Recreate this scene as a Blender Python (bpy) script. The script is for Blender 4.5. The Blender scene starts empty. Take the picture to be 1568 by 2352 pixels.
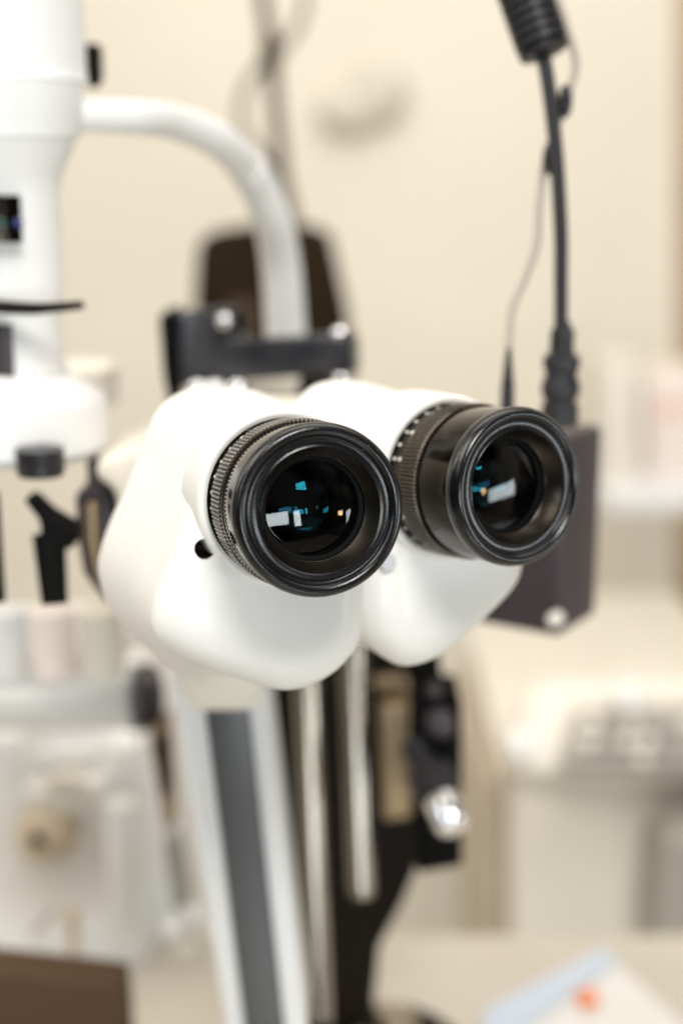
import bpy, bmesh, math, random
from mathutils import Vector, Matrix
random.seed(7)
sc = bpy.context.scene
COL = sc.collection
R = math.radians

# ------------------------------------------------------------------ camera
PITCH = R(13)
CAM = Vector((0, 0, 1.2))
FWD = Vector((0, math.cos(PITCH), -math.sin(PITCH)))
UP = Vector((0, math.sin(PITCH), math.cos(PITCH)))
RT = Vector((1, 0, 0))
FPX = 3266.7            # focal length in units of a 1568-wide picture
cd = bpy.data.cameras.new('camera'); cam = bpy.data.objects.new('camera', cd); COL.objects.link(cam)
cam.location = CAM; cam.rotation_euler = (R(90) - PITCH, 0, 0)
cd.sensor_fit = 'HORIZONTAL'; cd.sensor_width = 24; cd.lens = 50
cd.clip_start = 0.01; cd.clip_end = 50
cd.dof.use_dof = True; cd.dof.focus_distance = 0.337; cd.dof.aperture_fstop = 4.7
sc.camera = cam

# ------------------------------------------------------------------ world and lamps
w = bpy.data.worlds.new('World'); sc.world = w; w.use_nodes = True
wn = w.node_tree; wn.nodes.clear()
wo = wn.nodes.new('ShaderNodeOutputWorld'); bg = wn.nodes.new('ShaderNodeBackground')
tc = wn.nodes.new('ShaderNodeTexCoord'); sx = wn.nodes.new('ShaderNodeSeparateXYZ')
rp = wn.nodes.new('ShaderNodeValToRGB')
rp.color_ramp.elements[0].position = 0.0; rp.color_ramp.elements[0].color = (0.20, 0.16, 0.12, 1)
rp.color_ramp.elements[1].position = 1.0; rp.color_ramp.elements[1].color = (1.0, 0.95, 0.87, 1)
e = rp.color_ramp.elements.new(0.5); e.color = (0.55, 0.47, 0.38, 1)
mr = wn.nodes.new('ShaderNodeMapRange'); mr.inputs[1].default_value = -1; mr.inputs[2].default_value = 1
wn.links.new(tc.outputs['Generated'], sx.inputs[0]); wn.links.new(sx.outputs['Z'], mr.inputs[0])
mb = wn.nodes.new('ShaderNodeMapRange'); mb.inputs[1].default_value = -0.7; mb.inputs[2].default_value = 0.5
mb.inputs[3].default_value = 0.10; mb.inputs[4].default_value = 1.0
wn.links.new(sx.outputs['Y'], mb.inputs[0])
nz = wn.nodes.new('ShaderNodeTexNoise'); nz.inputs['Scale'].default_value = 2.6; nz.inputs['Detail'].default_value = 2  # noise patches added so shiny barrels reflect bright and dark areas
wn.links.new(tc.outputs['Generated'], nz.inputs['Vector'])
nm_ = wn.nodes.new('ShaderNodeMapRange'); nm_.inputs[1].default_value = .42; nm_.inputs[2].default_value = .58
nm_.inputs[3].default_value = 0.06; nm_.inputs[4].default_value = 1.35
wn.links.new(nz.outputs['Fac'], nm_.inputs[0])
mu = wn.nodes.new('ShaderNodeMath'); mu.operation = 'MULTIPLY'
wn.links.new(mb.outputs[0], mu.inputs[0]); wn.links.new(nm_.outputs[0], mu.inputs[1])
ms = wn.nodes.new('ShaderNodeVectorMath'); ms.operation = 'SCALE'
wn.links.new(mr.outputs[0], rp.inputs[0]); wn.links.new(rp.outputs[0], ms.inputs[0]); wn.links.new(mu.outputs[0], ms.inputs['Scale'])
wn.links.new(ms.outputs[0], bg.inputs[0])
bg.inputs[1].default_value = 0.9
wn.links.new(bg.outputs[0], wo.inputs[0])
FOC = Vector((0.02, 0.36, 1.12))

def area(name, az, el, dist, sx_, sy_, power, color):
    """lamp seen from the eyepieces at world azimuth az (0 = behind the camera, + = right) and elevation el"""
    d = Vector((math.sin(R(az)) * math.cos(R(el)), -math.cos(R(az)) * math.cos(R(el)), math.sin(R(el))))
    l = bpy.data.lights.new(name, 'AREA'); l.shape = 'RECTANGLE'; l.size = sx_; l.size_y = sy_
    l.energy = power; l.color = color
    o = bpy.data.objects.new(name, l); COL.objects.link(o)
    o.location = FOC + d * dist; o.rotation_euler = d.to_track_quat('Z', 'Y').to_euler()
    if name == 'window_or_added_light': o.rotation_euler.rotate_axis('Z', R(7))
    return o
area('window_or_added_light', 4.5, -5, 1.6, 0.50, 0.24, 5.5, (0.86, 0.95, 1.0))
area('window_or_added_light', 19.5, -5, 1.6, 0.12, 0.28, 1.8, (0.86, 0.95, 1.0))
area('window_or_added_light', 66, -6, 1.5, 0.60, 0.22, 4.5, (0.86, 0.95, 1.0))
area('window_or_added_light', -52, 20, 1.7, 0.35, 0.6, 3.0, (0.84, 0.93, 1.0))
area('window_or_added_light', 14, -44, 1.5, 0.9, 0.3, 2.6, (0.88, 0.95, 1.0))  # unseen low panel, stands for bounce from bright surfaces in front
area('window_or_added_light', -108, 24, 1.5, 0.14, 0.7, 3.0, (1.0, 0.97, 0.90))  # added strip, no window: puts a crisp streak on the barrels
area('desk_lamp', 50, -4, 1.4, 0.07, 0.07, 0.5, (1.0, 0.62, 0.30))
area('ceiling_or_fill_light', 12, 47, 1.8, 0.60, 0.60, 28, (1.0, 0.98, 0.95))
area('ceiling_or_fill_light', 140, 76, 2.0, 2.2, 1.4, 13, (1.0, 0.945, 0.86))
ll = area('ceiling_or_fill_light', -90, 50, 1.6, 0.8, 0.6, 8.0, (1.0, 0.95, 0.87))  # added fill that brightens the white machine at lower left
ll.location = (-0.75, 0.1, 2.0); ll.rotation_euler = (ll.location - Vector((-0.2, 0.75, 0.95))).to_track_quat('Z', 'Y').to_euler()
ww = area('wall_fill_light', 170, 60, 1.9, 2.4, 0.5, 15, (1.0, 0.95, 0.87))  # added lamp, aimed only to brighten the wall
ww.location = (0.1, 0.9, 2.5); ww.rotation_euler = (Vector((0.1, 0.9, 2.5)) - Vector((0.1, 2.15, 0.95))).to_track_quat('Z', 'Y').to_euler()

vs = sc.view_settings
vs.view_transform = 'Standard'; vs.look = 'None'; vs.exposure = 0.08; vs.gamma = 1
try: vs.use_curve_mapping = False
except Exception: pass
sc.cycles.max_bounces = 8; sc.cycles.transparent_max_bounces = 12
try:
    sc.cycles.use_denoising = True; sc.cycles.denoiser = 'OPENIMAGEDENOISE'
except Exception: pass

# ------------------------------------------------------------------ helpers
def ray(px, py):
    return FWD + RT * ((px - 784) / FPX) - UP * ((py - 1176) / FPX)
def P(px, py, z):
    return CAM + ray(px, py) * z
def hit(px, py, p0, n):
    d = ray(px, py)
    return CAM + d * ((p0 - CAM).dot(n) / d.dot(n))
def mm(px, z):
    return px * z / FPX

def mat(name, col, rough=0.5, metal=0.0, coat=0.0, spec=0.5, bump=0.0, bscale=400, var=0.0, vscale=30,
        specks=None, emis=None, rvar=0.0):
    m = bpy.data.materials.new(name); m.use_nodes = True
    nt = m.node_tree; b = nt.nodes['Principled BSDF']
    b.inputs['Base Color'].default_value = (*col, 1); b.inputs['Roughness'].default_value = rough
    b.inputs['Metallic'].default_value = metal; b.inputs['Coat Weight'].default_value = coat
    b.inputs['Specular IOR Level'].default_value = spec
    if coat: b.inputs['Coat Roughness'].default_value = 0.06
    t = nt.nodes.new('ShaderNodeTexCoord')
    src = None
    if var:
        n = nt.nodes.new('ShaderNodeTexNoise'); n.inputs['Scale'].default_value = vscale; n.inputs['Detail'].default_value = 4
        nt.links.new(t.outputs['Object'], n.inputs['Vector'])
        r = nt.nodes.new('ShaderNodeValToRGB')
        r.color_ramp.elements[0].position = .3; r.color_ramp.elements[1].position = .7
        r.color_ramp.elements[0].color = (*[c * (1 - var) for c in col], 1)
        r.color_ramp.elements[1].color = (*[min(1, c * (1 + var)) for c in col], 1)
        nt.links.new(n.outputs['Fac'], r.inputs[0]); src = r.outputs[0]
    if specks:
        v = nt.nodes.new('ShaderNodeTexVoronoi'); v.inputs['Scale'].default_value = specks[0]
        nt.links.new(t.outputs['Object'], v.inputs['Vector'])
        n2 = nt.nodes.new('ShaderNodeTexNoise'); n2.inputs['Scale'].default_value = specks[0] * .17; n2.inputs['Detail'].default_value = 3
        nt.links.new(t.outputs['Object'], n2.inputs['Vector'])
        th = nt.nodes.new('ShaderNodeMapRange'); th.inputs[1].default_value = .52; th.inputs[2].default_value = .75
        th.inputs[3].default_value = 0.0; th.inputs[4].default_value = specks[1]
        nt.links.new(n2.outputs['Fac'], th.inputs[0])
        lt = nt.nodes.new('ShaderNodeMath'); lt.operation = 'LESS_THAN'
        nt.links.new(v.outputs['Distance'], lt.inputs[0]); nt.links.new(th.outputs[0], lt.inputs[1])
        mx = nt.nodes.new('ShaderNodeMix'); mx.data_type = 'RGBA'
        ml = nt.nodes.new('ShaderNodeMath'); ml.operation = 'MULTIPLY'; ml.inputs[1].default_value = specks[2]
        nt.links.new(lt.outputs[0], ml.inputs[0]); nt.links.new(ml.outputs[0], mx.inputs[0])
        if src: nt.links.new(src, mx.inputs[6])
        else: mx.inputs[6].default_value = (*col, 1)
        mx.inputs[7].default_value = (.75, .74, .72, 1); src = mx.outputs[2]
    if src: nt.links.new(src, b.inputs['Base Color'])
    if rvar:
        n3 = nt.nodes.new('ShaderNodeTexNoise'); n3.inputs['Scale'].default_value = 90; n3.inputs['Detail'].default_value = 5
        nt.links.new(t.outputs['Object'], n3.inputs['Vector'])
        m3 = nt.nodes.new('ShaderNodeMapRange'); m3.inputs[1].default_value = .3; m3.inputs[2].default_value = .7
        m3.inputs[3].default_value = max(.02, rough - rvar); m3.inputs[4].default_value = rough + rvar
        nt.links.new(n3.outputs['Fac'], m3.inputs[0]); nt.links.new(m3.outputs[0], b.inputs['Roughness'])
    if bump:
        n = nt.nodes.new('ShaderNodeTexNoise'); n.inputs['Scale'].default_value = bscale; n.inputs['Detail'].default_value = 3
        nt.links.new(t.outputs['Object'], n.inputs['Vector'])
        bp = nt.nodes.new('ShaderNodeBump'); bp.inputs['Strength'].default_value = bump; bp.inputs['Distance'].default_value = 0.0003
        nt.links.new(n.outputs['Fac'], bp.inputs['Height']); nt.links.new(bp.outputs[0], b.inputs['Normal'])
    if emis:
        b.inputs['Emission Color'].default_value = (*emis[0], 1); b.inputs['Emission Strength'].default_value = emis[1]
    return m

def link(name, me, m, parent=None, smooth=True, angle=40):
    o = bpy.data.objects.new(name, me); COL.objects.link(o)
    if m: me.materials.append(m)
    if smooth:
        me.shade_smooth()
        try: me.set_sharp_from_angle(angle=R(angle))
        except Exception: pass
    if parent:
        o.parent = parent; o.matrix_parent_inverse = Matrix.Identity(4)
        o.matrix_basis = WM(parent).inverted()
    return o
_wm = {}
def WM(o):
    m = o.matrix_basis.copy()
    while o.parent:
        o = o.parent; m = o.matrix_basis @ m
    return m
def from_bm(name, bm, m, parent=None, smooth=True, angle=40, sub=0):
    bmesh.ops.recalc_face_normals(bm, faces=bm.faces)
    me = bpy.data.meshes.new(name); bm.to_mesh(me); bm.free()
    o = link(name, me, m, parent, smooth, angle)
    if sub:
        s = o.modifiers.new('s', 'SUBSURF'); s.levels = sub; s.render_levels = sub
    return o
def thing(name, label, cat, loc, group=None):
    o = bpy.data.objects.new(name, None); COL.objects.link(o); o.location = loc; o.empty_display_size = .02
    o['label'] = label; o['category'] = cat
    if group: o['group'] = group
    return o
def tag(o, label, cat, group=None, kind=None):
    o['label'] = label; o['category'] = cat
    if group: o['group'] = group
    if kind: o['kind'] = kind
    return o
def frame(axis, upv=Vector((0, 0, 1))):
    a = axis.normalized(); u = upv.cross(a)
    if u.length < 1e-4: u = Vector((1, 0, 0))
    u.normalize(); v = a.cross(u); return u, v, a

def lathe(bm, p0, axis, prof, seg=64, closed=False, upv=Vector((0, 0, 1)), teeth=None):
    """prof: list of (t along axis, radius)"""
    u, v, a = frame(axis, upv); rings = []
    for (t, r) in prof:
        if r < 1e-6: rings.append([bm.verts.new(p0 + a * t)]); continue
        ring = []
        for i in range(seg):
            th = 2 * math.pi * i / seg
            ring.append(bm.verts.new(p0 + a * t + (u * math.cos(th) + v * math.sin(th)) * r))
        rings.append(ring)
    for A, B in zip(rings, rings[1:]):
        if len(A) == 1 and len(B) == 1: continue
        for i in range(seg):
            j = (i + 1) % seg
            if len(A) == 1: bm.faces.new((A[0], B[i], B[j]))
            elif len(B) == 1: bm.faces.new((A[i], A[j], B[0]))
            else: bm.faces.new((A[i], A[j], B[j], B[i]))
    if closed:
        A, B = rings[-1], rings[0]
        for i in range(seg):
            j = (i + 1) % seg; bm.faces.new((A[i], A[j], B[j], B[i]))
    return bm
def lathe_o(name, p0, axis, prof, m, parent=None, seg=64, closed=False, angle=35, upv=Vector((0, 0, 1))):
    return from_bm(name, lathe(bmesh.new(), p0, axis, prof, seg, closed, upv), m, parent, angle=angle)
def vlathe(name, cx, z, prof, m, parent=None, seg=64, axis=None):
    """vertical lathe; prof: (y pixel, r pixel) at depth z"""
    ys = [q[0] for q in prof]; p0 = P(cx, prof[0][0], z); a = axis or Vector((0, 0, -1)); yn = Vector((0, 1, 0))
    pr = [(p0.z - hit(cx, q[0], p0, yn).z, mm(q[1], z)) for q in prof]
    pr = [(pr[0][0], 0)] + pr + [(pr[-1][0], 0)]
    return lathe_o(name, p0, a, pr, m, parent, seg, upv=Vector((0, 1, 0)))
def chaikin(pts, n=2):
    for _ in range(n):
        out = []
        for i in range(len(pts)):
            a, b = pts[i], pts[(i + 1) % len(pts)]
            out += [a * .75 + b * .25, a * .25 + b * .75]
        pts = out
    return pts
def poly_prism(bm, front, back):
    A = [bm.verts.new(p) for p in front]; B = [bm.verts.new(p) for p in back]; n = len(A)
    bm.faces.new(A); bm.faces.new(B[::-1])
    for i in range(n):
        j = (i + 1) % n; bm.faces.new((A[i], B[i], B[j], A[j]))
def slab(name, pts, z, thick, m, parent=None, bevel=0.0, yaw=0.0, tilt=0.0, smooth_n=0, segs=3):
    """an outline in a vertical plane at depth z (yawed about the vertical), with real thickness going away"""
    cx = sum(p[0] for p in pts) / len(pts); cy = sum(p[1] for p in pts) / len(pts)
    n = Vector((math.sin(R(yaw)) * math.cos(R(tilt)), math.cos(R(yaw)) * math.cos(R(tilt)), -math.sin(R(tilt))))
    p0 = P(cx, cy, z); f = [hit(x, y, p0, n) for x, y in pts]
    if smooth_n: f = chaikin(f, smooth_n)
    bm = bmesh.new(); poly_prism(bm, f, [q + n * thick for q in f])
    bmesh.ops.recalc_face_normals(bm, faces=bm.faces)
    if bevel:
        es = [e for e in bm.edges if len(e.link_faces) == 2 and e.calc_face_angle(0) > R(35)]
        bmesh.ops.bevel(bm, geom=es, offset=bevel, segments=segs, profile=.5, affect='EDGES', clamp_overlap=True)
    return from_bm(name, bm, m, parent, angle=50)
def rect(x0, y0, x1, y1): return [(x0, y0), (x1, y0), (x1, y1), (x0, y1)]
def spline(pts, n=10):
    out = []
    for i in range(len(pts) - 1):
        p0 = pts[max(i - 1, 0)]; p1 = pts[i]; p2 = pts[i + 1]; p3 = pts[min(i + 2, len(pts) - 1)]
        for k in range(n):
            t = k / n
            out.append(.5 * ((2 * p1) + (p2 - p0) * t + (2 * p0 - 5 * p1 + 4 * p2 - p3) * t * t + (3 * p1 - p0 - 3 * p2 + p3) * t ** 3))
    out.append(pts[-1]); return out
def tube(name, pts, r, m, parent=None, seg=16, n=10, bm=None):
    own = bm is None
    if own: bm = bmesh.new()
    c = spline([Vector(p) for p in pts], n) if len(pts) > 2 else [Vector(p) for p in pts]
    rr = r if callable(r) else (lambda t: r)
    rings = []; ref = Vector((0.13, 1, 0.07)).normalized()
    for i, p in enumerate(c):
        d = (c[min(i + 1, len(c) - 1)] - c[max(i - 1, 0)]).normalized()
        u = ref - d * ref.dot(d); u.normalize(); v = d.cross(u); ref = u
        q = rr(i / (len(c) - 1))
        rings.append([bm.verts.new(p + (u * math.cos(2 * math.pi * k / seg) + v * math.sin(2 * math.pi * k / seg)) * q) for k in range(seg)])
    for A, B in zip(rings, rings[1:]):
        for i in range(seg):
            j = (i + 1) % seg; bm.faces.new((A[i], A[j], B[j], B[i]))
    bm.faces.new(rings[0][::-1]); bm.faces.new(rings[-1])
    if own: return from_bm(name, bm, m, parent)
def ball(name, p, r, m, parent=None, sc_=(1, 1, 1)):
    bm = bmesh.new(); bmesh.ops.create_uvsphere(bm, u_segments=24, v_segments=16, radius=r)
    for v in bm.verts: v.co = Vector((v.co.x * sc_[0], v.co.y * sc_[1], v.co.z * sc_[2])) + p
    return from_bm(name, bm, m, parent)

# ------------------------------------------------------------------ materials
M = {}
M['wall'] = mat('wall_paint', (0.83, 0.765, 0.655), .85, var=.05, vscale=2.2, bump=.2, bscale=300)
M['trim'] = mat('door_wood', (0.42, 0.29, 0.16), .5, var=.15, vscale=6)
M['counter'] = mat('counter_laminate', (0.68, 0.63, 0.54), .45, var=.04, vscale=9)
M['white'] = mat('white_enamel', (0.76, 0.745, 0.71), .42, coat=.12, bump=.05, bscale=1500, var=.012, vscale=60, rvar=.05)
M['white2'] = mat('white_plastic', (0.74, 0.74, 0.73), .42, var=.02, vscale=20)
M['cream'] = mat('cream_plastic', (0.72, 0.67, 0.58), .5, var=.03, vscale=20)
M['black_gloss'] = mat('black_nickel', (0.030, 0.023, 0.017), .07, metal=.9, bump=.04, bscale=1800)
M['black_cup'] = mat('black_eyecup', (0.004, 0.004, 0.005), .20, coat=.0, spec=.5, bump=.12, bscale=3500,
                     specks=(1500, .15, .5))
M['knurl'] = mat('knurled_metal', (0.11, 0.093, 0.078), .24, metal=.9, spec=.6, rvar=.08, specks=(1200, .14, .3))
M['chamfer'] = mat('satin_chamfer', (0.05, 0.042, 0.034), .27, metal=.9, bump=.1, bscale=3000, rvar=.06)
M['matte_black'] = mat('matte_black', (0.003, 0.003, 0.003), .7, spec=.1)
M['paint'] = mat('engraved_white', (0.75, 0.72, 0.66), .6)
M['dark'] = mat('dark_metal', (0.012, 0.011, 0.015), .34, spec=.5, rvar=.08)
M['box'] = mat('dark_box_plastic', (0.040, 0.030, 0.035), .42, spec=.5, bump=.2, bscale=900)
M['bracket'] = mat('bracket_paint', (0.016, 0.017, 0.024), .30, spec=1.0, rvar=.05)
M['brown'] = mat('brown_vinyl', (0.020, 0.011, 0.004), .8, spec=.12, var=.15, vscale=12)
M['darkbrown'] = mat('dark_brown_metal', (0.008, 0.005, 0.003), .6, spec=.15)
M['steel'] = mat('brushed_steel', (0.36, 0.32, 0.265), .24, metal=1.0)
M['chrome'] = mat('chrome', (0.85, 0.85, 0.87), .10, metal=1.0)
M['brass'] = mat('brass', (0.36, 0.27, 0.17), .38, metal=.8)
M['rubber'] = mat('black_rubber', (0.011, 0.010, 0.013), .45, spec=.5, bump=.2, bscale=1200)
M['strip'] = mat('grey_strip', (0.060, 0.060, 0.063), .40, spec=.7)
M['ring_grey'] = mat('tan_knob', (0.55, 0.44, 0.31), .5)
M['screen'] = mat('brown_screen', (0.075, 0.042, 0.022), .6, spec=.2)
M['grey'] = mat('grey_pad', (0.35, 0.32, 0.28), .5)
M['paper'] = mat('white_paper', (0.66, 0.63, 0.60), .7)
M['table'] = mat('table_laminate', (0.50, 0.455, 0.385), .5, var=.04, vscale=9)
M['blue'] = mat('blue_card', (0.48, 0.54, 0.62), .7)
M['orange'] = mat('orange_print', (0.75, 0.22, 0.08), .6)
M['pink'] = mat('pink_card', (0.80, 0.70, 0.64), .7)
M['cable_brown'] = mat('brown_cable', (0.07, 0.052, 0.035), .5)
M['cable_tan'] = mat('tan_cable', (0.20, 0.17, 0.13), .5)

def lens_front():
    m = bpy.data.materials.new('lens_glass'); m.use_nodes = True; nt = m.node_tree; nt.nodes.clear()
    o = nt.nodes.new('ShaderNodeOutputMaterial'); mx = nt.nodes.new('ShaderNodeMixShader')
    t = nt.nodes.new('ShaderNodeBsdfTransparent'); g = nt.nodes.new('ShaderNodeBsdfGlossy')
    f = nt.nodes.new('ShaderNodeFresnel'); f.inputs['IOR'].default_value = 1.45
    g.inputs['Roughness'].default_value = .012; g.inputs['Color'].default_value = (1, .98, .95, 1)
    t.inputs['Color'].default_value = (.93, .97, .98, 1)
    nt.links.new(f.outputs[0], mx.inputs[0]); nt.links.new(t.outputs[0], mx.inputs[1]); nt.links.new(g.outputs[0], mx.inputs[2])
    nt.links.new(mx.outputs[0], o.inputs[0]); return m
def lens_inner(col, name, solid):
    m = bpy.data.materials.new(name); m.use_nodes = True; nt = m.node_tree; nt.nodes.clear()
    o = nt.nodes.new('ShaderNodeOutputMaterial'); mx = nt.nodes.new('ShaderNodeMixShader')
    if solid:
        t = nt.nodes.new('ShaderNodeBsdfDiffuse'); t.inputs[0].default_value = (.001, .001, .0012, 1)
    else:
        t = nt.nodes.new('ShaderNodeBsdfTransparent')
    g = nt.nodes.new('ShaderNodeBsdfGlossy'); g.inputs['Roughness'].default_value = .02; g.inputs['Color'].default_value = (*col, 1)
    f = nt.nodes.new('ShaderNodeFresnel'); f.inputs['IOR'].default_value = 1.35
    nt.links.new(f.outputs[0], mx.inputs[0]); nt.links.new(t.outputs[0], mx.inputs[1]); nt.links.new(g.outputs[0], mx.inputs[2])
    nt.links.new(mx.outputs[0], o.inputs[0]); return m
M['lens'] = lens_front()
M['coat1'] = lens_inner((.04, .60, .80), 'coated_lens', False)
M['coat2'] = lens_inner((.04, .25, .40), 'coated_lens_deep', True)

# ------------------------------------------------------------------ setting
def quad(name, pts, m, kind='structure'):
    bm = bmesh.new(); bm.faces.new([bm.verts.new(p) for p in pts]); o = from_bm(name, bm, m, smooth=False); o['kind'] = kind; return o
WALL_Y = 2.15
quad('wall', [(-3, WALL_Y, -0.2), (3, WALL_Y, -0.2), (3, WALL_Y, 3.2), (-3, WALL_Y, 3.2)], M['wall'])
quad('floor', [(-3, -3, -0.2), (3, -3, -0.2), (3, WALL_Y, -0.2), (-3, WALL_Y, -0.2)], M['counter'])

# ================================================================== SLIT LAMP
slit = thing('slit_lamp', 'slit lamp microscope with two black eyepieces on white prism housings, in focus at the centre', 'microscope', P(700, 2352, .60))

def cam_dir(az, el):       # direction from the front towards the back of a tube, camera frame
    return (FWD * math.cos(R(el)) * math.cos(R(az)) - RT * math.sin(R(az)) * math.cos(R(el)) + UP * math.sin(R(el))).normalized()

def build_eyepiece(px, py, z, az, el, marks_at, g, ke, en):
    b = cam_dir(az, el); c = P(px, py, z); k = .001
    L = lambda name, prof, m, par, seg=128, **kw: lathe_o(name, c, b, [(t * k, r * k) for t, r in prof], m, par, seg, upv=UP, **kw)
    barrel = L('eyepiece', [(3.5, 19.9), (5, 20.0), (g - 1.6, 20.0), (g - .9, 19.9), (g - .6, 19.6), (g - .5, 18.7), (g + .6, 18.7), (g + .6, 12.0)], M['black_gloss'], slit)
    # rounded lip with flat annulus and recessed chamfer
    cup = [(6, 19.9), (4.6, 20.3), (3.4, 20.42)]
    for i in range(1, 13):
        th = math.pi * i / 12 * .80
        cup.append((3.0 - 2.75 * math.sin(th) + .25, 18.6 + 1.82 * math.cos(th)))
    cup += [(2.0, 17.0), (2.15, 16.8), (2.1, 14.8), (1.95, 14.65)]
    L('eyecup', cup, M['black_cup'], barrel, seg=160, angle=60)
    L('chamfer_ring', [(1.95, 14.65), (2.05, 14.6), (6.2, 12.55), (6.3, 12.4), (6.5, 12.4)], M['chamfer'], barrel, seg=160)
    L('lens_seat', [(6.5, 12.4), (7.6, 12.3), (7.8, 11.4), (8.4, 11.2), (14, 10.8), (14.2, 9.6), (18, 9.4), (18.2, 8.6), (26, 8.4), (26, 0)], M['matte_black'], barrel)
    L('retaining_ring', [(13.6, 10.9), (13.4, 10.5), (13.4, 10.0), (13.9, 9.7), (14.4, 9.7)], M['black_gloss'], barrel)
    def cap(name, t0, rad, Rs, m, n=14):
        bm = bmesh.new(); pr = []
        for i in range(n + 1):
            r = rad * i / n; pr.append(((t0 + (abs(Rs) - math.sqrt(Rs * Rs - r * r)) * (1 if Rs > 0 else -1)) * k, r * k))
        lathe(bm, c, b, pr, 96, upv=UP)
        return from_bm(name, bm, m, barrel, angle=180)
    cap('lens', 6.6, 12.0, 42, M['lens'])
    cap('lens', 8.2, 10.9, 14, M['coat1'])
    cap('lens', 15.5, 9.3, 20, M['coat2'])
    # knurled ring
    bm = bmesh.new(); u, v, a = frame(b, UP); n = 124; rows = []
    for (t, r, amp) in ((g + .6, 18.8, 0), (g + .65, 20.1, .4), (g + .9, 20.45, .55), (ke - .4, 20.45, .55), (ke, 20.1, .4), (ke + .05, 19.2, 0)):
        row = []
        for i in range(n * 4):
            th = 2 * math.pi * i / (n * 4); q = (r + amp * (0, .8, 1, .8)[i % 4] - amp * .5) * k
            row.append(bm.verts.new(c + a * t * k + (u * math.cos(th) + v * math.sin(th)) * q))
        rows.append(row)
    for A, B in zip(rows, rows[1:]):
        for i in range(n * 4):
            j = (i + 1) % (n * 4); bm.faces.new((A[i], A[j], B[j], B[i]))
    from_bm('knurled_ring', bm, M['knurl'], barrel, angle=25)
    L('scale_ring', [(ke, 19.5), (ke + .2, 19.75), (en - .6, 19.75), (en - .4, 19.6), (en, 20.3), (en + 2.5, 20.3)], M['black_gloss'], barrel)
    # engraved marks
    bm = bmesh.new()
    for q in range(-8, 9):
        th = R(marks_at + q * 11.5)
        long_ = q % 2 == 0
        for (t0, t1, wd) in (((ke + 3.2, ke + 4.6, .34),) + (((ke + 1.0, ke + 2.0, .5),) if long_ else ())):
            rd = (u * math.cos(th) + v * math.sin(th)); tg = (-u * math.sin(th) + v * math.cos(th))
            cs = []
            for (t, s) in ((t0, -1), (t0, 1), (t1, 1), (t1, -1)):
                cs.append(c + a * t * k + rd * 19.80 * k + tg * s * wd * k)
            lo = [p - rd * .12 * k for p in cs]; poly_prism(bm, cs, lo)
    from_bm('scale_marks', bm, M['paint'], barrel, smooth=False)
    return barrel, c, b

eyeL, cL, bL = build_eyepiece(739, 1174, .3255, 17.0, 5.4, 40, 15.0, 25.5, 31.5)
eyeR, cR, bR = build_eyepiece(1201, 1120, .3585, 32.0, 5.4, 15, 18.0, 26.2, 33.0)

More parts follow.
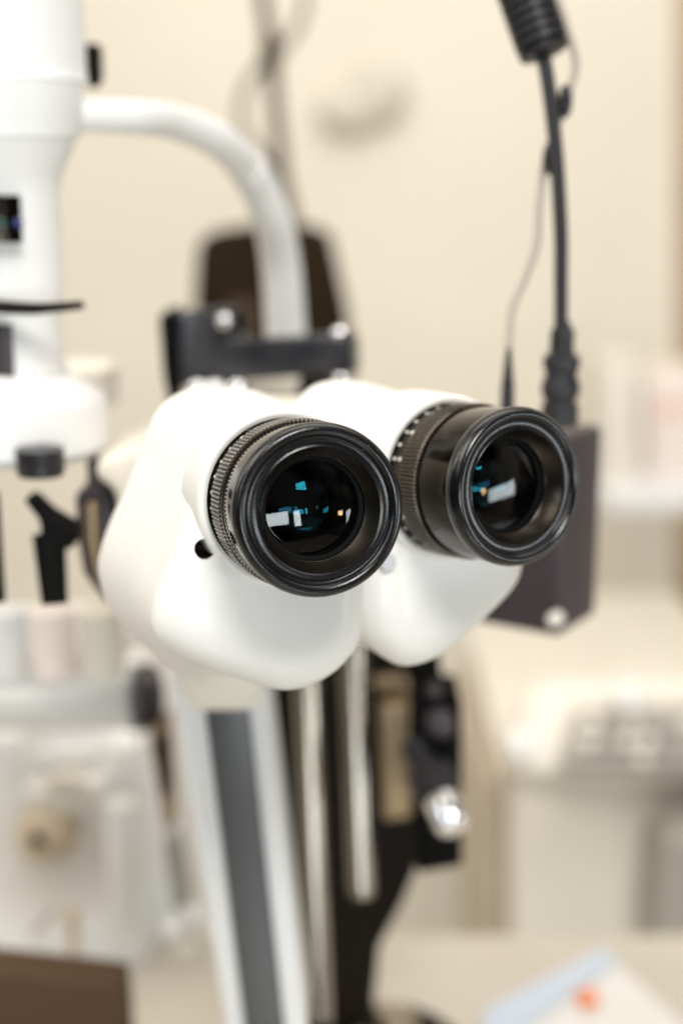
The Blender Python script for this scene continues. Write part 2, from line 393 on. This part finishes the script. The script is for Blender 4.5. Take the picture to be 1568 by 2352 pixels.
def housing(c, b, front, back, wf, wb, rf, hole=None, cap_px=None, collar=True):
    """front/back: outlines seen on planes across the tube axis, wf/wb metres behind the eyecup"""
    pf, pb = c + b * wf, c + b * wb
    F = chaikin([hit(x, y, pf + b * rf, b) for x, y in front], 2)
    B = chaikin([hit(x, y, pb, b) for x, y in back], 3)
    # resample by angle about the centroid of each so rows correspond
    def resample(pts, N=96):
        cen = sum(pts, Vector()) / len(pts); L = [0]
        for i in range(len(pts)): L.append(L[-1] + (pts[(i + 1) % len(pts)] - pts[i]).length)
        T = L[-1]; out = []
        for k in range(N):
            s = T * k / N; i = 0
            while L[i + 1] < s: i += 1
            f = (s - L[i]) / max(1e-9, L[i + 1] - L[i]); out.append(pts[i].lerp(pts[(i + 1) % len(pts)], f))
        return out, cen
    F, cf = resample(F); B, cb = resample(B)
    u, v, a = frame(b, UP)
    # inward normals in plane for the fillet
    def inset(pts, cen, d):
        n = len(pts); out = []
        for i in range(n):
            tg = (pts[(i + 2) % n] - pts[i - 2]).normalized(); nn = a.cross(tg)
            if nn.dot(cen - pts[i]) < 0: nn = -nn
            out.append(pts[i] + nn * d)
        for _ in range(int(d / .0004)):
            out = [(out[i - 1] + out[i] * 2 + out[(i + 1) % n]) / 4 for i in range(n)]
        return out
    rows = []
    for i in range(0, 9):
        th = math.pi / 2 * i / 8
        rows.append([p - b * rf * (math.cos(th)) for p in inset(F, cf, rf * (1 - math.sin(th)))])
    for s in (.12, .3, .5, .7, .86, .95): rows.append([p.lerp(q, s) for p, q in zip(F, B)])
    rows.append(B)
    rows.append([p + b * .006 for p in inset(B, cb, .006)])
    bm = bmesh.new(); V = [[bm.verts.new(p) for p in r] for r in rows]
    N = len(F)
    for A, C in zip(V, V[1:]):
        for i in range(N):
            j = (i + 1) % N; bm.faces.new((A[i], A[j], C[j], C[i]))
    bm.faces.new(V[0][::-1]); bm.faces.new(V[-1])
    o = from_bm('prism_housing', bm, M['white'], slit, angle=60)
    if collar:
        lathe_o('collar', c, b, [(.0312, .0204), (.0309, .0210), (.0309, .0218), (.0315, .0224), (.0325, .0228), (.048, .0236)], M['white'], o, 128, upv=UP, angle=60)
    if hole:
        hx, hy, hr = hole
        from mathutils.bvhtree import BVHTree
        bv = BVHTree.FromPolygons([WM(o) @ q.co for q in o.data.vertices], [tuple(q.vertices) for q in o.data.polygons])
        hp = bv.ray_cast(CAM, ray(hx, hy).normalized())[0]
        bm = bmesh.new(); lathe(bm, hp - b * .01, b, [(0, 0), (0, hr), (.017, hr), (.017, 0)], 40, upv=UP)
        bmesh.ops.recalc_face_normals(bm, faces=bm.faces)
        me = bpy.data.meshes.new('cut'); bm.to_mesh(me); bm.free(); cut = bpy.data.objects.new('cut', me); COL.objects.link(cut)
        mod = o.modifiers.new('b', 'BOOLEAN'); mod.object = cut; mod.operation = 'DIFFERENCE'; mod.solver = 'EXACT'
        bpy.context.view_layer.update()
        dg = bpy.context.evaluated_depsgraph_get(); nm = bpy.data.meshes.new_from_object(o.evaluated_get(dg))
        o.modifiers.clear(); o.data = nm; bpy.data.objects.remove(cut)
        nm.shade_smooth()
        nm.set_sharp_from_angle(angle=R(60))
        lathe_o('screw', hp, b, [(.0055, 0), (.0055, .0009), (.0062, .0009), (.0062, hr * .90), (.0058, hr * .985), (.0014, hr * .985)], M['brown'], o, 40, upv=UP)
    if cap_px:
        hx, hy, hr = cap_px; hp = hit(hx, hy, pf, b)
        lathe_o('screw_cap', hp, b, [(-.0003, 0), (-.0003, hr * .9), (0, hr), (.002, hr)], mat('grey_plug', (.50, .51, .53), .5), o, 40, upv=UP)
    return o
housing(cL, bL,
        [(500, 1010), (560, 950), (650, 925), (760, 950), (830, 1080), (835, 1250), (828, 1420), (826, 1470), (765, 1548), (665, 1590), (590, 1572), (380, 1500), (330, 1420), (390, 1265), (450, 1110)],
        [(345, 960), (395, 905), (470, 880), (600, 895), (720, 955), (790, 1100), (800, 1300), (780, 1440), (650, 1510), (530, 1530), (410, 1562), (345, 1500), (258, 1415), (222, 1330), (228, 1250), (300, 1090)],
        .0315, .088, .0095, hole=(472, 1262, .0026))
housing(cR, bR,
        [(860, 1030), (890, 960), (960, 922), (1060, 930), (1160, 1000), (1175, 1130), (1186, 1290), (1172, 1345), (1062, 1452), (990, 1512), (920, 1534), (880, 1512), (818, 1450), (808, 1380), (815, 1250), (840, 1110)],
        [(655, 965), (700, 890), (770, 868), (860, 880), (960, 930), (1020, 1050), (1050, 1200), (1050, 1300), (960, 1420), (850, 1480), (760, 1440), (690, 1350), (650, 1150), (645, 1040)],
        .0325, .082, .0095, cap_px=(893, 1293, .0024))

# rear body tying both tubes together
slab('rear_body', [(212, 1095), (228, 1055), (330, 1022), (500, 960), (860, 960), (980, 1100), (940, 1380), (600, 1500), (420, 1560), (330, 1440), (280, 1260), (262, 1130)], .455, .05, M['cream'], slit, bevel=.006)
slab('objective_block', [(430, 1480), (560, 1500), (600, 1530), (606, 1600), (580, 1640), (440, 1640), (400, 1560)], .47, .06, M['cream'], slit, bevel=.004)

# dark control box behind the right eyepiece: footprint seen corner-on
def vbox(name, corner, z, yawL, lenL, lenR, y0, y1, m, parent, bevel=.002):
    """vertical box seen on its edge at pixel column `corner`: faces run away to left (yawL) and to the right"""
    c0 = P(corner, y0, z); c1 = hit(corner, y1, c0, Vector((0, 1, 0)))
    dl = Vector((-math.cos(R(yawL)), math.sin(R(yawL)), 0)); dr = Vector((math.sin(R(yawL)), math.cos(R(yawL)), 0))
    h = (c0 - c1).z; top = [c0, c0 + dl * lenL, c0 + dl * lenL + dr * lenR, c0 + dr * lenR]
    bm = bmesh.new(); poly_prism(bm, top, [p - Vector((0, 0, h)) for p in top])
    bmesh.ops.recalc_face_normals(bm, faces=bm.faces)
    bmesh.ops.bevel(bm, geom=list(bm.edges), offset=bevel, segments=3, profile=.5, affect='EDGES')
    return from_bm(name, bm, m, parent, angle=50)
cb = vbox('control_box', 1300, .50, 33, .080, .034, 1006, 1466, M['box'], slit, .0025)
lathe_o('screw', hit(1270, 1425, P(1300, 1200, .499), Vector((math.sin(R(33)), math.cos(R(33)), 0))), Vector((math.sin(R(33)), math.cos(R(33)), 0)), [(-.0006, 0), (-.0006, .0020), (0, .0026), (.004, .0026)], M['paint'], cb, 32)  # screw head coloured white to stand for its blurred highlight

# black bracket of the illumination tower above the housings
br = slab('bracket', [(402, 712), (530, 702), (532, 778), (800, 762), (804, 856), (640, 868), (410, 888)], .55, .022, M['bracket'], slit, bevel=.0016, yaw=12, tilt=7)
slab('side_plate', [(364, 724), (398, 714), (408, 890), (404, 935), (388, 935), (374, 860)], .555, .03, M['matte_black'], br, bevel=.001)
slab('clamp', rect(534, 712, 558, 770), .555, .012, M['matte_black'], br, bevel=.001)
for (x, y, r_) in ((515, 738, .0030), (781, 770, .0034), (783, 872, .0028)):
    ball('bolt', P(x, y, .545), r_, M['chrome'], br, (1, .7, 1))
tube('pivot_pin', [P(786, 760, .547), P(790, 858, .547)], .0042, M['dark'], br)
for x in (455, 493, 545):
    ball('terminal', P(x, 895, .54), .0045, M['chrome'], br, (1, 1, .9))
slab('mount_or_shadow', [(560, 872), (715, 866), (735, 900), (700, 990), (560, 990)], .60, .02, M['cream'], slit, bevel=.002)
slab('mount_shade', [(690, 858), (760, 852), (745, 925), (700, 960), (676, 930)], .555, .015, M['dark'], slit, bevel=.002)

# lower column
post = slab('support_post', [(386, 1545), (610, 1560), (708, 2400), (518, 2400)], .50, .035, M['white2'], slit, bevel=.004)
slab('grip_strip', [(470, 1632), (570, 1622), (657, 2400), (566, 2400)], .497, .004, M['strip'], post, bevel=.001)
slab('strip_dark_top', [(469, 1630), (571, 1620), (580, 1700), (478, 1706)], .494, .003, M['dark'], post, bevel=.001)  # added dark plate, stands for the darker reflection at the strip's top
slab('post_collar', [(404, 1500), (590, 1530), (606, 1612), (576, 1618), (470, 1640), (440, 1640), (400, 1570)], .493, .03, M['cream'], post, bevel=.003)
slab('back_plate', [(560, 1440), (960, 1440), (962, 1990), (925, 2080), (872, 2180), (850, 2400), (600, 2400)], .64, .02, M['darkbrown'], slit, bevel=.003)
def pxtube(name, pts, r0, r1, m, parent, seg=32):
    p = [P(*q) for q in pts]; z0, z1 = pts[0][2], pts[-1][2]
    return tube(name, p, lambda t: mm(r0, z0) * (1 - t) + mm(r1, z1) * t, m, parent, seg)
pxtube('guide_rod', [(700, 1480, .565), (737, 2345, .565)], 32, 27, M['steel'], slit)
rodb = pxtube('guide_rod', [(806, 1440, .57), (830, 2040, .57)], 34, 30, M['steel'], slit)
ball('rod_cap', P(831, 2045, .57), mm(30, .57), M['steel'], rodb, (1, 1, .7))
slab('brass_bar', [(872, 1625), (938, 1622), (945, 1880), (880, 1890)], .61, .012, M['brass'], slit, bevel=.002)
slab('brass_bracket', [(850, 1560), (930, 1550), (945, 1590), (920, 1625), (870, 1590)], .615, .012, M['brass'], slit, bevel=.002)
blk = slab('adjuster_block', [(948, 1612), (1060, 1604), (1062, 1992), (960, 2010), (952, 1900), (944, 1760)], .56, .03, M['matte_black'], slit, bevel=.002)
slab('neck', [(958, 1490), (1008, 1490), (1022, 1620), (955, 1620)], .565, .02, M['matte_black'], blk, bevel=.002)
def faceknob(name, x, y, z, r, ln, m, parent, axis=None, n=0):
    a = axis or FWD; rr = mm(r, z)
    return lathe_o(name, P(x, y, z), a, [(0, 0), (0, rr * .55), (rr * .12, rr * .85), (rr * .4, rr), (ln, rr), (ln, 0)], m, parent, 40, upv=UP, angle=50)
faceknob('knob', 1012, 1664, .548, 36, .02, M['box'], blk)
faceknob('knob', 998, 1588, .55, 17, .02, M['box'], blk)
axk = (FWD * .6 - RT * .35 + UP * .7).normalized()
kn = faceknob('chrome_knob', 1046, 1908, .53, 44, .016, M['chrome'], blk, axis=axk)
lathe_o('knob_shaft', P(1046, 1908, .53), axk, [(.014, .0085), (.026, .0085), (.026, .0055), (.04, .0055), (.04, 0)], M['dark'], kn, 32, upv=UP)
base = thing
lathe_o('swivel_base', P(880, 2385, .66), Vector((0, 0, -1)), [(0, 0), (0, .012), (.002, .02), (.004, .036), (.010, .042), (.03, .043), (.03, 0)], M['darkbrown'], slit, 64, upv=Vector((0, 1, 0)))
lathe_o('swivel_cap', P(885, 2330, .655), Vector((0, 0, -1)), [(0, 0), (0, .009), (.003, .015), (.012, .017), (.012, 0)], M['steel'], slit, 48, upv=Vector((0, 1, 0)))

# ================================================================== LEFT: white instrument head with curved arm
colm = thing('examination_lamp', 'tall white cylindrical lamp head with black display window and a curved white arm', 'lamp', P(0, 1040, .46))
vlathe('upper_housing', -5, .46, [(-120, 188), (150, 190), (182, 192), (190, 196)], M['white2'], colm)
vlathe('middle_ring', -5, .46, [(192, 193), (300, 186), (318, 180)], M['white2'], colm)
vlathe('taper', -5, .46, [(320, 176), (350, 166), (400, 142), (440, 134), (690, 132), (704, 120)], M['white2'], colm)
tube('display_window', [P(-5, 455, .446), P(-5, 552, .446)], .001, M['matte_black'], colm)
bpy.data.objects.remove(bpy.data.objects['display_window'])
def band(name, cx, z, r, y0, y1, a0, a1, m, parent, th=.0015, n=14):
    """curved panel lying on a vertical cylinder, angles in degrees (0 = towards camera, + = right)"""
    c0 = P(cx, y0, z); h = c0.z - hit(cx, y1, c0, Vector((0, 1, 0))).z; bm = bmesh.new(); f = []; rr = mm(r, z)
    def pt(a, q, dz): return c0 + Vector((math.sin(a) * q, -math.cos(a) * q, -dz))
    As = [R(a0 + (a1 - a0) * i / n) for i in range(n + 1)]
    G = [[bm.verts.new(pt(a, rr + s, dz)) for a in As] for s, dz in ((th, 0), (th, h), (-.001, h), (-.001, 0))]
    for k in range(4):
        A, B = G[k], G[(k + 1) % 4]
        for i in range(n): bm.faces.new((A[i], A[i + 1], B[i + 1], B[i]))
    bm.faces.new([g[0] for g in G]); bm.faces.new([g[-1] for g in G][::-1])
    return from_bm(name, bm, m, parent)
win = band('display_window', -5, .46, 133, 447, 552, -60, 33, M['black_gloss'], colm)
for (x, y, c_) in ((42, 512, (0.08, 0.10, 0.45)), (4, 512, (0.04, .16, .14))):
    ball('indicator', P(x, y, .4425), .0016, mat('indicator_glow', tuple(q * .3 for q in c_), .2, emis=(c_, .05)), win, (1, .5, 1))
pxl = [P(-60, 700, .445), P(60, 708, .44), P(120, 706, .44), P(190, 700, .445)]
tube('lever', pxl, lambda t: .0018 * (1.3 - t * .6), M['darkbrown'], colm)
vlathe('lower_housing', 30, .465, [(712, 108), (735, 104), (838, 112), (850, 120)], M['white2'], colm)
band('dark_panel', 30, .465, 108, 735, 912, -70, 12, M['box'], colm)
vlathe('lens_turret', 20, .47, [(846, 125), (905, 210), (925, 222), (1020, 224), (1040, 205)], M['white2'], colm)
vlathe('rear_flange', 150, .56, [(835, 110), (845, 118), (925, 118), (930, 112)], M['cream'], colm)
vlathe('objective', 91, .44, [(1030, 56), (1085, 55), (1092, 50)], M['dark'], colm)
vlathe('side_knob', 212, .50, [(100, 14), (110, 22), (180, 22), (200, 12)], M['darkbrown'], colm)
arm = pxtube('curved_arm', [(150, 262, .47), (300, 268, .48), (400, 280, .50), (500, 322, .52), (570, 390, .545), (620, 490, .565), (645, 610, .585), (658, 800, .60)], 37, 47, M['white2'], colm)
lathe_o('arm_joint', P(575, 398, .5455), (P(600, 440, .556) - P(575, 398, .5455)).normalized(), [(-.004, .0), (-.004, .0074), (.004, .0076), (.004, 0)], M['white2'], arm, 32)

# ================================================================== handles in the charging rack
def handle(name, label, base_px, z, parts):
    t = thing(name, label, 'handle', P(*base_px, z), 'instrument handles standing in the pale charging rack'); return t
h1 = thing('instrument_handle', 'black diagnostic handle with a slanted pointed lever, standing in the rack', 'handle', P(125, 1385, .45), 'diagnostic handles in the charging rack')
tube('grip', [P(112, 1225, .45), P(126, 1388, .45)], lambda t: mm(38 - 8 * t, .45), M['matte_black'], h1, 32)
slab('head', [(52, 1148), (72, 1150), (108, 1185), (165, 1218), (168, 1262), (80, 1264), (72, 1242), (94, 1228), (88, 1195)], .445, .014, M['matte_black'], h1, bevel=.002)
h2 = thing('instrument_handle', 'dark grey oval handle beside the white prism housing, standing in the rack', 'handle', P(240, 1395, .47), 'diagnostic handles in the charging rack')
slab('grip', [(170, 1140), (192, 1118), (250, 1112), (275, 1190), (285, 1300), (270, 1395), (240, 1388), (190, 1320), (176, 1240)], .47, .018, M['box'], h2, bevel=.005)
slab('side_face', [(188, 1165), (222, 1150), (226, 1240), (240, 1370), (214, 1318), (194, 1240)], .464, .006, M['brass'], h2, bevel=.002)
tube('stem', [P(212, 1030, .47), P(216, 1122, .47)], mm(14, .47), M['box'], h2, 24)
h3 = thing('instrument_handle', 'slim black handle cut off by the left edge of the picture', 'handle', P(-12, 1380, .45), 'diagnostic handles in the charging rack')
tube('grip', [P(-22, 1130, .45), P(-10, 1384, .45)], lambda t: mm(20 + 3 * t, .45), M['matte_black'], h3, 24)
rack = thing('charging_rack', 'pale cream rack with round cups under the black handles', 'rack', P(150, 1640, .55))
for i, (x, m_) in enumerate(((10, 'white2'), (120, 'pink'), (230, 'cream'))):
    vlathe('cup', x, .55, [(1398, 40), (1400, 52), (1545, 50), (1550, 46)], M[m_], rack)
slab('rack_base', [(-120, 1520), (250, 1510), (270, 1535), (262, 1580), (-120, 1590)], .57, .08, M['white2'], rack, bevel=.012)

# ================================================================== lower left: white lensmeter
mach = thing('lensmeter', 'large white optical machine with a tan focusing knob at lower left', 'optical instrument', P(180, 2240, .8))
slab('body', [(-150, 1640), (200, 1620), (360, 1660), (395, 1900), (425, 2130), (432, 2330), (-150, 2330)], .80, .12, M['white2'], mach, bevel=.02)
slab('front_cover', [(-150, 1660), (60, 1690), (60, 1820), (230, 1810), (245, 1690), (330, 1690), (345, 2240), (-150, 2240)], .76, .03, M['white'], mach, bevel=.01)
vlathe('lens_column', 275, .735, [(1840, 34), (1850, 38), (2120, 38), (2130, 34)], M['white'], mach)
pxtube('table_roller', [(70, 1745, .74), (225, 1742, .735)], 24, 24, M['white'], mach)
vlathe('stage_post', 150, .75, [(1780, 30), (1788, 50), (1850, 54), (1858, 40)], M['cream'], mach)
k_ = faceknob('focusing_knob', 82, 1925, .735, 62, .025, M['ring_grey'], mach, axis=(FWD + RT * .25).normalized())
faceknob('knob_hub', 82, 1932, .729, 16, .01, M['brown'], k_)
vlathe('joystick', 164, .72, [(2085, 14), (2100, 16), (2215, 9), (2225, 9)], M['ring_grey'], mach)
pxtube('side_lever', [(70, 2150, .73), (130, 2085, .735)], 10, 8, M['grey'], mach)
for (x, y, r_) in ((398, 2135, 26), (452, 2105, 24)):
    ball('side_knob', P(x, y, .66), mm(r_, .66), M['white'], mach)
ball('side_knob', P(430, 2180, .67), mm(26, .67), M['cream'], mach)
bar = pxtube('lens_barrel', [(-160, 1608, .70), (326, 1600, .66)], 74, 74, M['white2'], mach, 48)
lathe_o('end_ring', P(322, 1602, .655), (RT * .93 + FWD * .36).normalized(), [(-.004, .0145), (-.004, .0158), (.007, .0158), (.008, .0145), (.008, .0100), (.006, .0096), (.006, 0)], M['box'], bar, 48, upv=UP)
slab('side_rail', [(340, 1690), (388, 1640), (402, 1900), (376, 1915)], .64, .012, M['brass'], mach, bevel=.002)
slab('rail_core', [(352, 1710), (384, 1690), (392, 1820), (372, 1840)], .634, .005, M['darkbrown'], mach, bevel=.001)
slab('bracket_plate', [(372, 1930), (412, 1920), (436, 2080), (396, 2100)], .66, .01, M['grey'], mach, bevel=.002)
tag(slab('display_screen', [(-80, 2222), (284, 2262), (300, 2480), (-80, 2480)], .60, .02, M['screen'], bevel=.003), 'dark brown screen at the bottom left corner', 'screen')

# ================================================================== chair headrest
hr = thing('headrest', 'dark brown padded chair headrest behind the black bracket', 'headrest', P(620, 900, 1.0))
slab('cushion', [(452, 560), (478, 533), (560, 522), (640, 520), (735, 524), (760, 550), (800, 730), (812, 860), (800, 900), (440, 900), (440, 760)], 1.0, .07, M['brown'], hr, bevel=.012)
slab('mount_plate', [(520, 690), (580, 690), (598, 705), (600, 900), (520, 900)], .985, .012, mat('brown_plate', (.05, .03, .016), .6, spec=.2), hr, bevel=.004)

# ================================================================== cables
pc = thing('power_cable', 'thick dark grey cable with a ribbed ferrite sleeve hanging above the right eyepiece', 'cable', P(1290, 970, .455))
pxtube('cord', [(1195, -120, .44), (1225, 40, .44), (1252, 150, .44), (1275, 330, .442), (1287, 520, .444), (1288, 640, .446), (1288, 760, .448)], 17.5, 15.5, M['rubber'], pc, 24)
p0 = P(1178, -90, .44); p1 = P(1252, 124, .44); ax = (p1 - p0).normalized(); ln = (p1 - p0).length
pr = [(0, 0)]; nrib = 9
for i in range(nrib):
    s = ln * .93 * i / nrib; d = ln * .93 / nrib
    pr += [(s, .0083), (s + d * .55, .0083), (s + d * .62, .0062), (s + d * .95, .0062)]
pr += [(ln * .94, .0081), (ln * .985, .0078), (ln, .0068), (ln, 0)]
lathe_o('ferrite_sleeve', p0, ax, pr, M['rubber'], pc, 48, angle=30)
plug = vlathe('plug', 1292, .455, [(738, 17), (760, 24), (764, 27), (800, 28), (812, 30), (818, 42), (846, 42), (850, 36), (866, 37), (880, 44), (905, 44), (914, 37), (925, 37), (930, 43), (972, 43), (976, 38)], M['rubber'], pc)
vlathe('plug_collar', 1292, .455, [(756, 26), (758, 28), (772, 28), (774, 26)], M['dark'], plug)
tc_ = thing('thin_cable', 'thin grey wire winding round the thick cable down to a slim jack plug', 'wire', P(1167, 930, .45))
pxtube('cord', [(1262, -60, .455), (1300, 60, .455), (1322, 150, .455), (1300, 225, .452), (1272, 310, .450), (1250, 380, .45), (1238, 470, .45), (1232, 560, .45), (1205, 640, .45), (1176, 710, .45), (1168, 800, .45)], 8.5, 8.5, mat('pale_wire', (.36, .32, .27), .5), tc_, 16)
vlathe('jack_plug', 1168, .45, [(796, 6), (830, 9), (870, 13), (880, 15), (960, 17)], M['rubber'], tc_)
for (x, y) in ((1297, 232), (1263, 362)):
    ball('cable_tie', P(x, y, .446), .0024, M['dark'], tc_, (1, 1, 2.2))
c1 = thing('hanging_cable', 'dark brown blurred cable hanging straight behind the curved arm', 'cable', P(680, 520, 1.1), 'blurred cables hanging behind the curved arm')
pxtube('cord', [(592, -80, 1.1), (608, 20, 1.1), (622, 130, 1.1), (636, 280, 1.1), (652, 420, 1.1), (680, 540, 1.1)], 16, 17, M['cable_brown'], c1)
ball('cable_clip', P(622, 125, 1.09), .008, M['brown'], c1, (1, 1, 2.4))
c2 = thing('hanging_cable', 'pale tan looping cable crossing the straight dark cable behind the curved arm', 'cable', P(560, 330, 1.15), 'blurred cables hanging behind the curved arm')
pxtube('cord', [(710, -80, 1.15), (694, 30, 1.15), (660, 95, 1.15), (610, 140, 1.15), (565, 200, 1.15), (552, 270, 1.15), (580, 330, 1.15), (640, 400, 1.15)], 11, 11, M['cable_tan'], c2)

# ================================================================== far background
tag(slab('door_frame', [(1552, -400), (1700, -400), (1700, 1620), (1552, 1620)], 2.12, .05, M['trim'], bevel=.004), 'brown wooden door frame at the right edge', 'door frame')
sw = thing('wall_plate', 'small white plate on the beige wall beside the white lamp', 'switch', P(200, 580, 2.16))  # plate built for a pale patch on the wall
slab('plate', rect(150, 535, 255, 635), 2.13, .012, M['paper'], sw, bevel=.003)
slab('plate_center', rect(185, 560, 220, 610), 2.12, .012, M['white'], sw, bevel=.002)
wl = thing('wall_object', 'blurred cream object with rounded lobes hanging high on the beige wall', 'wall object', P(840, 220, 2.1))  # unidentified blurred object hanging on the wall
ball('cream_lobe', P(870, 215, 2.06), .045, M['counter'], wl, (1, .8, 1))
ball('cream_lobe', P(800, 255, 2.06), .04, M['counter'], wl, (1.2, .8, .8))
pxtube('wall_hook', [(770, 60, 2.1), (815, 110, 2.07), (845, 180, 2.06)], 16, 10, M['ring_grey'], wl)
ball('mount_or_shadow', P(850, 320, 2.1), .035, M['cream'], wl, (1.3, .5, .7))  # ball added in place of the shadow under the cream object

sh = thing('wall_shelf', 'pale shelf along the wall at right of the eyepieces', 'shelf', P(1500, 1160, 1.7))
slab('shelf_board', [(1390, 1130), (1800, 1130), (1800, 1178), (1390, 1178)], 1.62, .35, M['white2'], sh, bevel=.004)
for (pts, z, m_, lb) in (([(1375, 830), (1470, 815), (1475, 1130), (1375, 1130)], 1.66, 'cream', 'tall cream box at the left end of the wall shelf'),
                         ([(1480, 880), (1560, 850), (1640, 850), (1640, 1130), (1480, 1130)], 1.70, 'pink', 'pinkish white box with a red mark on the wall shelf')):
    o = slab('carton', pts, z, .1, M[m_], bevel=.004); tag(o, lb, 'box', 'cartons on the wall shelf')
    if m_ == 'pink':
        slab('red_mark', [(1515, 925), (1560, 915), (1562, 955), (1518, 962)], z - .004, .003, mat('faded_red', (.78, .45, .36), .6), o)
ct = thing('side_cabinet', 'pale cream side cabinet under the grey keypad console', 'cabinet', P(1400, 2200, 1.15))
slab('cabinet_top', [(1160, 1772), (1900, 1772), (1900, 1800), (1160, 1800)], 1.1, .5, M['cream'], ct, bevel=.006)
slab('cabinet_front', [(1175, 1800), (1900, 1800), (1900, 2600), (1175, 2600)], 1.104, .04, M['counter'], ct, bevel=.004)
slab('cabinet_edge', [(1120, 1790), (1172, 1790), (1172, 2600), (1120, 2600)], 1.18, .3, mat('tan_edge', (.58, .49, .38), .6), ct, bevel=.004)
slab('cabinet_side', [(1525, 1930), (1800, 1850), (1800, 2400), (1500, 2300)], 1.02, .05, M['grey'], ct, bevel=.004)
kp = thing('keypad_console', 'cream console with a grey keypad on the side cabinet', 'console', P(1400, 1770, 1.05))
slab('console_body', [(1200, 1600), (1240, 1560), (1700, 1545), (1700, 1790), (1175, 1775)], 1.05, .06, M['cream'], kp, bevel=.012, tilt=35)
kpd = slab('keypad', [(1320, 1625), (1700, 1610), (1700, 1775), (1285, 1755)], 1.02, .02, M['grey'], kp, bevel=.004, tilt=35)
rnd = random.Random(3)
for r_ in range(3):
    for q in range(6):
        x = 1345 + q * 45 - r_ * 8; y = 1645 + r_ * 42
        slab('key', [(x, y), (x + 30, y - 1), (x + 28, y + 26), (x - 2, y + 26)], 1.0, .006, M['counter' if rnd.random() < .4 else 'grey'], kpd, bevel=.001, tilt=35)
ball('dial', P(1440, 1600, .99), .012, M['white'], kp); ball('dial', P(1200, 1712, .99), .012, M['white'], kp)

# table top under the slit lamp
def ground_pt(px, py, h):
    d = ray(px, py); return CAM + d * ((h - CAM.z) / d.z)
tt = quad('table_top', [(-1.2, .35, .78), (1.2, .35, .78), (1.2, .74, .78), (-1.2, .74, .78)], M['table'])
def sheet(name, pts, h, th, m):
    f = [ground_pt(x, y, h) for x, y in pts]
    bm = bmesh.new(); poly_prism(bm, f, [p - Vector((0, 0, th)) for p in f]); return from_bm(name, bm, m, smooth=False)
pp = sheet('leaflet', [(1120, 2400), (1130, 2330), (1390, 2190), (1470, 2260), (1620, 2400)], .79, .004, M['paper'])
tag(pp, 'white leaflet with a blue edge and an orange spot on the table at bottom right', 'leaflet')
def child_sheet(name, pts, h, m):
    f = [ground_pt(x, y, h) for x, y in pts]; bm = bmesh.new(); poly_prism(bm, f, [p - Vector((0, 0, .001)) for p in f]); return from_bm(name, bm, m, pp, smooth=False)
child_sheet('blue_edge', [(1110, 2320), (1380, 2180), (1420, 2205), (1150, 2400), (1105, 2400)], .792, M['blue'])
child_sheet('orange_spot', [(1320, 2275), (1365, 2270), (1375, 2305), (1335, 2315)], .793, M['orange'])
